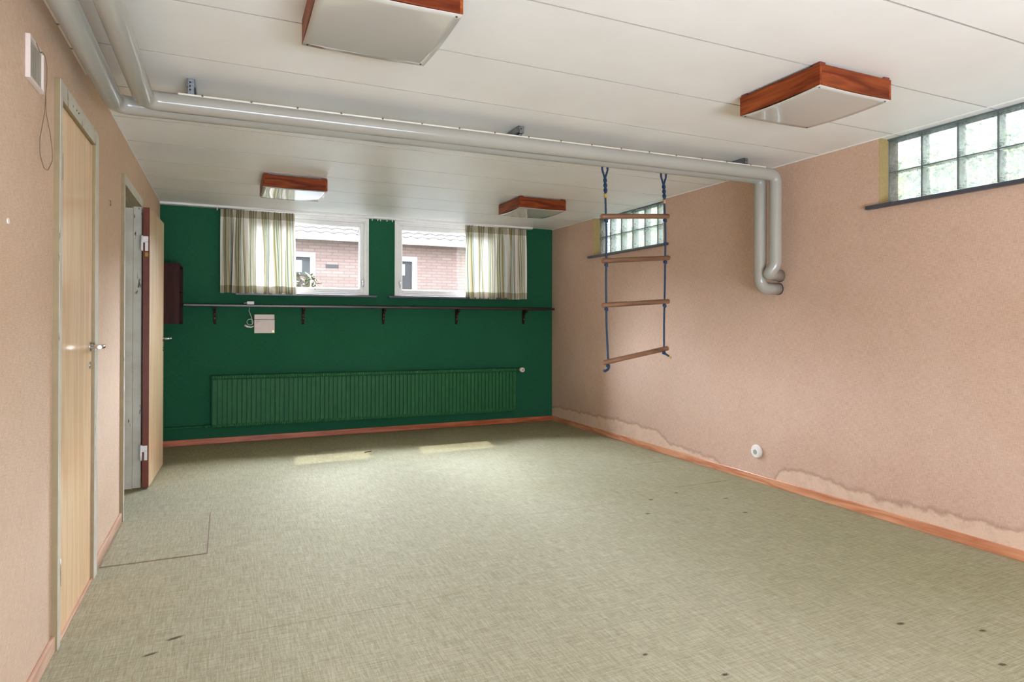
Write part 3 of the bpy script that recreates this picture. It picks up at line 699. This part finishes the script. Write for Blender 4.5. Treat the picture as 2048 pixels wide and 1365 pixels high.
# ================================================================ long shelf with brackets
SX0, SX1, SD = -0.366, 3.634, 0.122
sh = thing('wall_shelf', 'long narrow dark shelf running under both windows', 'shelf', (1.6, YB, 1.35))
bm = bm_new(); box(bm, SX0, SX1, YB-SD, YB-.001, 1.3475, 1.3715, 0.004); obj('shelf_board', bm, M['darkwood'], sh)
prof = [(0, 0), (0, -.165), (-.010, -.168), (-.018, -.155), (-.020, -.140), (-.026, -.130), (-.024, -.105), (-.032, -.095), (-.030, -.070), (-.042, -.058), (-.050, -.040), (-.075, -.034), (-.100, -.030), (-.108, -.018), (-.108, 0)]
for bx in (-.092, .737, 1.574, 2.417, 3.269):
    bm = bm_new(); prism(bm, [(YB-.001+a, 1.347+b) for a, b in prof], 0, bx-.011, bx+.011); o = obj('shelf_bracket', bm, M['darkwood_z'], sh)
    for q, dy in ((-.066, -.032), (-.110, -.026)):
        bm = bm_new(); ball(bm, (bx+.001, YB+dy, 1.347+q), .0055, (1, .5, 1), 8); obj('screw', bm, M['zinc'], o)
# small open cabinet on the left wall beside the green wall
cab = thing('wall_cabinet', 'small dark brown open cubby cabinet hung in the left corner behind the open door', 'cabinet', (XL, 6.64, 1.18))
cx0, cx1, cy0, cy1, cz0, cz1, tk = XL+.001, -.373, 6.377, YB-.002, 1.180, 1.724, .018
for (nm, a) in (('side_panel', (cx0, cx1, cy0, cy0+tk, cz0, cz1)), ('side_panel', (cx0, cx1, cy1-tk, cy1, cz0, cz1)), ('top_panel', (cx0, cx1, cy0+tk, cy1-tk, cz1-tk, cz1)), ('bottom_panel', (cx0, cx1, cy0+tk, cy1-tk, cz0, cz0+tk)),
                ('shelf_panel', (cx0, cx1-.003, cy0+tk, cy1-tk, 1.478, 1.496)), ('back_panel', (cx0, cx0+.006, cy0+tk, cy1-tk, cz0+tk, cz1-tk))):
    bm = bm_new(); box(bm, *a, .001); obj(nm, bm, M['darkwood_z'], cab)

# ================================================================ adapter, cable, wall box
ad = thing('power_adapter', 'small white power adapter lying on the dark shelf', 'adapter', (.225, YB-.07, 1.3715))
bm = bm_new(); box(bm, .196, .262, YB-.105, YB-.050, 1.3717, 1.404, .004); obj('adapter_body', bm, M['plastic'], ad)
bm = bm_new(); cyl(bm, (.198, YB-.080, 1.388), (.168, YB-.084, 1.386), .005, 10, .003); obj('cable_boot', bm, M['plastic'], ad)
cb = thing('power_cable', 'thin white cable looping from the shelf to the wall box', 'cable', (.23, YB-.01, 1.3))
bm = bm_new(); yy = YB-.006
tube(bm, rounded([(.222, YB-.003, 1.345), (.218, yy, 1.31), (.232, yy, 1.27), (.244, yy, 1.24), (.246, yy, 1.20), (.252, yy, 1.17)], .02, 5), .0025, 8); obj('cable', bm, M['plastic'], cb)
bm = bm_new(); tube(bm, [(.228+.029*math.cos(a*math.pi/12), yy-.004, 1.198+.029*math.sin(a*math.pi/12)) for a in range(25)], .0025, 8); obj('cable_loop', bm, M['plastic'], cb)
bm = bm_new(); tube(bm, rounded([(.178, yy-.004, 1.166), (.205, yy-.008, 1.152), (.240, yy-.008, 1.146), (.262, yy-.008, 1.158)], .02, 4), lambda t: .010-.004*t, 10); obj('plug', bm, M['plastic'], cb)
wb = thing('wall_box', 'square white plastic box on the green wall under the shelf', 'box', (.363, YB, 1.084))
bm = bm_new(); box(bm, .266, .460, YB-.026, YB-.001, 1.086, 1.222, .004); obj('box_body', bm, M['plastic_box'], wb)
bm = bm_new(); box(bm, .267, .458, YB-.022, YB-.001, 1.224, 1.276, .004); obj('cover_cap', bm, M['plastic_box'], wb)
bm = bm_new(); box(bm, .438, .450, YB-.0268, YB-.0258, 1.096, 1.112); obj('indicator_sticker', bm, M['brass'], wb)
for zz, l in ((1.204, .040), (1.187, .024)):
    bm = bm_new(); box(bm, .280, .280+l, YB-.0268, YB-.0258, zz, zz+.003); obj('vent_slot', bm, M['grey'], wb)

# ================================================================ radiator
rad = thing('radiator', 'long green ribbed panel radiator under the windows', 'radiator', (1.51, YB-.05, .16))
RX0, RX1, RZ0, RZ1, RY = -.113, 3.131, .160, .668, YB-.100
tilt = lambda x: (1.5-x)*0.0050
bm = bm_new(); N = 74; pw = (RX1-RX0)/N; prev = []
def rib_rows(x, y):   # one vertical line of the pressed front sheet
    dz = tilt(x); return [bm.verts.new((x, y, RZ0+.030+dz)), bm.verts.new((x, y, RZ1-.042+dz))]
cols = []
for i in range(N):
    x = RX0+i*pw
    for fx, yy in ((0, .013), (.11, .013), (.17, 0), (.94, 0)): cols.append((x+pw*fx, RY+yy))
cols.append((RX1, RY+.013)); rows = [rib_rows(*c) for c in cols]
for a, b in zip(rows, rows[1:]): bm.faces.new((a[0], b[0], b[1], a[1]))
obj('front_panel', bm, M['rad'], rad)
for za, zb in ((RZ0, RZ0+.036), (RZ1-.036, RZ1)):     # header strips with a fine fluted front
    bm = bm_new(); n = N*2; w_ = (RX1-RX0)/n; pr = []
    for i in range(n+1):
        for fx, yy in ((0, .0025), (.3, -.002), (.7, -.002)):
            if i == n and fx: continue
            x = RX0+(i+fx)*w_; dz = tilt(x); h = zb-za
            pr.append([bm.verts.new((x, yq, za+h*fz+dz)) for yq, fz in ((RY+.030, 0), (RY+.004+yy, 0), (RY-.003+yy, .22), (RY-.003+yy, .78), (RY+.004+yy, 1), (RY+.030, 1))])
    for a, b in zip(pr, pr[1:]):
        for q in range(5): bm.faces.new((a[q], b[q], b[q+1], a[q+1]))
    obj('header_strip', bm, M['rad'], rad)
bm = bm_new()
for x0, x1 in ((RX0-.003, RX0), (RX1, RX1+.003)): box(bm, x0, x1, RY+.002, RY+.068, RZ0+.004+tilt(x0), RZ1-.002+tilt(x0))
obj('side_cheek', bm, M['rad'], rad)
bm = bm_new(); box(bm, RX0, RX1, RY+.035, RY+.045, RZ0+.012, RZ1-.012); obj('back_sheet', bm, M['rad'], rad)
bm = bm_new()
for x in (RX0+.25, (RX0+RX1)/2, RX1-.25): box(bm, x-.02, x+.02, RY+.045, YB-.001, RZ0+.05, RZ1-.05)
obj('wall_mount', bm, M['rad'], rad)
vx, vz = 3.195, .640
bm = bm_new(); cyl(bm, (RX1, YB-.060, vz), (vx+.005, YB-.060, vz), .010, 14); cyl(bm, (vx, YB-.050, vz), (vx, YB-.105, vz), .014, 16); obj('valve', bm, M['rad'], rad)
bm = bm_new(); tube(bm, [(vx, YB-.100, vz), (vx, YB-.106, vz), (vx, YB-.150, vz), (vx, YB-.156, vz)], lambda t: .024 if t > .9 or t < .1 else .027, 28); th_ = obj('thermostat_knob', bm, M['plastic'], rad)
bm = bm_new(); tube(bm, [(vx, YB-.1558, vz), (vx, YB-.1575, vz)], .013, 20); obj('knob_cap', bm, M['tape2'], th_)
bm = bm_new(); zp = RZ0+.012+tilt(RX0)
cyl(bm, (XL+.001, YB-.045, zp+.002), (RX0-.03, YB-.045, zp), .008, 14); cyl(bm, (RX0-.055, YB-.045, zp), (RX0-.003, YB-.045, zp), .013, 12); ball(bm, (RX0-.050, YB-.047, zp-.006), .016, seg=10); obj('supply_pipe', bm, M['rad'], rad)
bm = bm_new(); ball(bm, (RX0-.010, YB-.060, RZ1-.022+tilt(RX0)), .009, seg=10); obj('bleed_valve', bm, M['rad'], rad)

# ================================================================ small things on the walls and floor
so = thing('wall_socket', 'round white socket low on the right wall', 'socket', (XR, 3.602, .232))
bm = bm_new(); tube(bm, [(XR-.0005, 3.602, .232), (XR-.014, 3.602, .232), (XR-.022, 3.602, .232)], lambda t: .050 if t < .6 else .044, 40); obj('socket_ring', bm, M['plastic'], so)
bm = bm_new(); tube(bm, [(XR-.021, 3.602, .232), (XR-.0245, 3.602, .232)], .037, 32); b_ = obj('socket_face', bm, M['plastic'], so)
bm = bm_new(); tube(bm, [(XR-.0244, 3.602, .226), (XR-.0256, 3.602, .226)], .019, 24); obj('socket_recess', bm, M['grey'], b_)
# vent frame with cord on the left wall
vf = thing('wall_vent', 'small white framed air vent with a cord, high on the left wall', 'vent', (XL, 2.50, 1.96))
bm = bm_new(); y0, y1, z0, z1 = 2.418, 2.588, 1.962, 2.100; w = .010
box(bm, XL, XL+.014, y0, y0+w, z0, z1, .002); box(bm, XL, XL+.014, y1-w, y1, z0, z1, .002); box(bm, XL, XL+.014, y0+w, y1-w, z0, z0+w, .002); box(bm, XL, XL+.014, y0+w, y1-w, z1-w, z1, .002)
obj('vent_frame', bm, M['plastic_box'], vf)
bm = bm_new(); n = 9
for i in range(n):
    ya = y0+w+(y1-y0-2*w)*i/n; box(bm, XL+.001, XL+.007, ya+.002, ya+(y1-y0-2*w)/n, z0+w, z1-w)
obj('slat_panel', bm, M['slats'], vf)
pull = thing('pull_cord', 'thin brown cord looped down from the air vent', 'cord', (XL+.016, 2.58, 1.96))
cp = [(2.474, 2.092), (2.498, 2.085), (2.520, 2.075), (2.545, 2.092), (2.582, 2.090), (2.608, 2.068), (2.606, 2.01), (2.589, 1.963), (2.58, 1.902), (2.521, 1.798), (2.522, 1.746), (2.575, 1.712), (2.625, 1.716), (2.690, 1.765), (2.685, 1.80), (2.652, 1.853), (2.599, 1.903), (2.591, 1.963)]
bm = bm_new(); tube(bm, rounded([(XL+.017, a, b) for a, b in cp], .03, 4), .0012, 6); obj('cord', bm, M['cord'], pull)
bm = bm_new(); tube(bm, [(XL, 2.257, 1.489), (XL+.003, 2.257, 1.489)], .009, 14); o = tag(obj('hole_plug', bm, M['plastic'], None), 'tiny white plug in the left wall, at the photo edge left of the closed door', 'plug')
bm = bm_new(); tube(bm, rounded([(XL, 4.008, 1.852), (XL+.006, 4.008, 1.852), (XL+.006, 4.008, 1.825)], .003, 3), .002, 8); tube(bm, [(XL, 4.018, 1.83), (XL+.002, 4.018, 1.83)], .004, 8); tag(obj('wall_hook', bm, M['cord'], None), 'small rusty hook on the left wall between the two doors', 'hook')
# loose carpet piece beside the doors, cut out as its own rectangle
bm = bm_new(); box(bm, XL+.020, -.085, 3.645, 4.415, 0.0002, .0045, .0015); cpz = tag(obj('carpet_piece', bm, M['carpet'], None), 'rectangular piece of olive carpet cut out on the floor beside the left wall', 'carpet')
bm = bm_new(); box(bm, XL+.018, -.078, 3.638, 4.422, 0.0001, .0009); obj('cut_line', bm, M['cord'], cpz)

li = bm_new(); tube(li, rounded([(1.17, 5.86, .004), (1.20, 5.875, .005), (1.235, 5.885, .004)], .02, 4), .004, 6); tag(obj('lint_scrap', li, plain('rust_red_lint', srgb(120, 52, 36), 0.8), None), 'small rust-red scrap of lint on the carpet below the radiator', 'lint')

# ================================================================ outside: neighbouring house, bushes, ground
NY = 16.5
nh = thing('neighbor_house', 'pale brick house with a tiled roof seen through the back windows', 'house', (3.0, NY, 1.3))
wins = [(0.75, 2.054, 1.70, 2.94), (3.45, 4.667, 1.70, 2.94), (-2.4, -1.1, 1.70, 2.94), (6.6, 7.9, 1.70, 2.94)]
bm = bm_new(); wall_openings(bm, 'y', NY, NY+.3, -7, 13, wins, 1.305, 3.45); obj('brick_wall', bm, M['brick'], nh)
for (a, b, za, zb) in wins:
    bm = bm_new(); ring(bm, a, b, za, zb, .13, .13, .12, .13, NY-.03, NY+.08, .01); o = obj('house_window', bm, M['white'], nh)
    bm = bm_new(); box(bm, a+.12, b-.12, NY+.04, NY+.05, za+.11, zb-.12); obj('pane', bm, M['slate_glass'] if 'slate_glass' in M else M['slate'], o)
    bm = bm_new(); box(bm, a+.32, b-.32, NY+.02, NY+.03, (za+zb)/2+.12, zb-.2); obj('blind', bm, M['render'], o)
bm = bm_new(); box(bm, -7.3, 13.3, NY-.55, NY-.43, 3.20, 3.375, .01); obj('gutter', bm, M['white'], nh)
bm = bm_new(); box(bm, -7.3, 13.3, NY-.43, NY+.30, 3.30, 3.34); obj('soffit', bm, M['render'], nh)
bm = bm_new(); cyl(bm, (3.02, NY-.49, 3.22), (3.02, NY-.49, 3.62), .02, 8); obj('gutter_strap', bm, M['slate'], nh)
bm = bm_new(); rowsN = 9; xs = [x0/20 for x0 in range(-7*20, 13*20+1)]
for r in range(rowsN):
    ya, yb = NY-.60+r*.33, NY-.60+(r+1)*.33+.04; zA = 3.38+r*.15; zB = zA+.13
    g0, g1, g2 = [], [], []
    for x in xs:
        wv = .035*(1-abs(math.sin(math.pi*x/0.30))**1.3)*-1 + .035
        g0.append(bm.verts.new((x, ya, zA-.03+wv))); g1.append(bm.verts.new((x, ya, zA+wv))); g2.append(bm.verts.new((x, yb, zB+wv)))
    for i in range(len(xs)-1):
        bm.faces.new((g0[i], g0[i+1], g1[i+1], g1[i])); bm.faces.new((g1[i], g1[i+1], g2[i+1], g2[i]))
obj('tiled_roof', bm, M['tile'], nh)
bm = bm_new(); box(bm, 2.30, 2.62, NY-.02, NY-.001, 2.565, 2.655, .003); obj('wall_plate', bm, M['slate'], nh)
bm = bm_new(); box(bm, -14, 18, YB+.42, 34, 1.10, 1.30); tag(obj('lawn', bm, M['grass'], None), 'grass lawn outside between the two houses', 'lawn', kind='stuff')
bm = bm_new(); box(bm, XR+.30, 18, YF-6, YB+.30, 1.30, 1.50); tag(obj('garden_bed', bm, plain('dark_garden_soil', srgb(70, 72, 56), 0.95, var=0.2, vs_=4), None), 'garden ground outside the glass-block windows', 'garden bed', kind='stuff')
def shrub(label, c, r, n, seed, sz=.06, mats=('leaf', 'leaf2'), flower=0, group='garden shrubs outside the windows'):
    rnd = random.Random(seed); root = thing('garden_shrub', label, 'shrub', (c[0], c[1], c[2]-r[2]), group)
    bm = bm_new()
    for i in range(n):
        while True:
            p = Vector((rnd.uniform(-1, 1), rnd.uniform(-1, 1), rnd.uniform(-1, 1)))
            if p.length < 1: break
        p = Vector((c[0]+p.x*r[0], c[1]+p.y*r[1], c[2]+p.z*r[2]))
        a = Vector((rnd.gauss(0, 1), rnd.gauss(0, 1), rnd.gauss(0, .6))).normalized()*sz*rnd.uniform(.7, 1.3); b = a.cross(Vector((rnd.gauss(0, 1), rnd.gauss(0, 1), rnd.gauss(0, 1)))).normalized()*sz*.38
        nrm = a.cross(b).normalized()*sz*.08
        f = bm.faces.new([bm.verts.new(q) for q in (p-a, p-b*.9+nrm, p+a*.2-b+nrm, p+a, p+a*.2+b+nrm, p+b*.9+nrm*.5)]); f.material_index = 0 if rnd.random() < .55 else 1
        if rnd.random() < flower: f.material_index = 2
    obj('foliage', bm, [M[mats[0]], M[mats[1]], M['flower']], root)
    bm = bm_new()
    for i in range(5):
        a = i*1.3; tube(bm, [(c[0], c[1], c[2]-r[2]-.02), (c[0]+.25*r[0]*math.cos(a), c[1]+.25*r[1]*math.sin(a), c[2]-.2*r[2]), (c[0]+.6*r[0]*math.cos(a), c[1]+.6*r[1]*math.sin(a), c[2]+.5*r[2])], lambda t: .02-.012*t, 6)
    obj('stems', bm, M['bark'], root)
shrub('flowering bush before the neighbor window, at the lower left of the left pane', (1.55, 14.6, 1.82), (.46, .4, .48), 420, 3, .07, mats=('leafd', 'leafe'), flower=.10)
shrub('sunlit leafy shrub behind the far glass-block window', (6.1, 7.6, 2.34), (.7, 1.3, .8), 1900, 4, .08)
shrub('sunlit leafy shrub behind the large near glass-block window', (5.9, 3.4, 2.225), (.5, .9, .70), 1300, 5, .07, flower=.05)
shrub('leafy shrub beside the path, behind the corner of the near glass-block window', (6.2, 5.3, 2.36), (.5, .8, .8), 1100, 6, .08)
shrub('tall hedge shrub far behind both glass-block windows', (9.4, 7.6, 2.66), (.8, 3.4, 1.1), 2600, 7, .11)
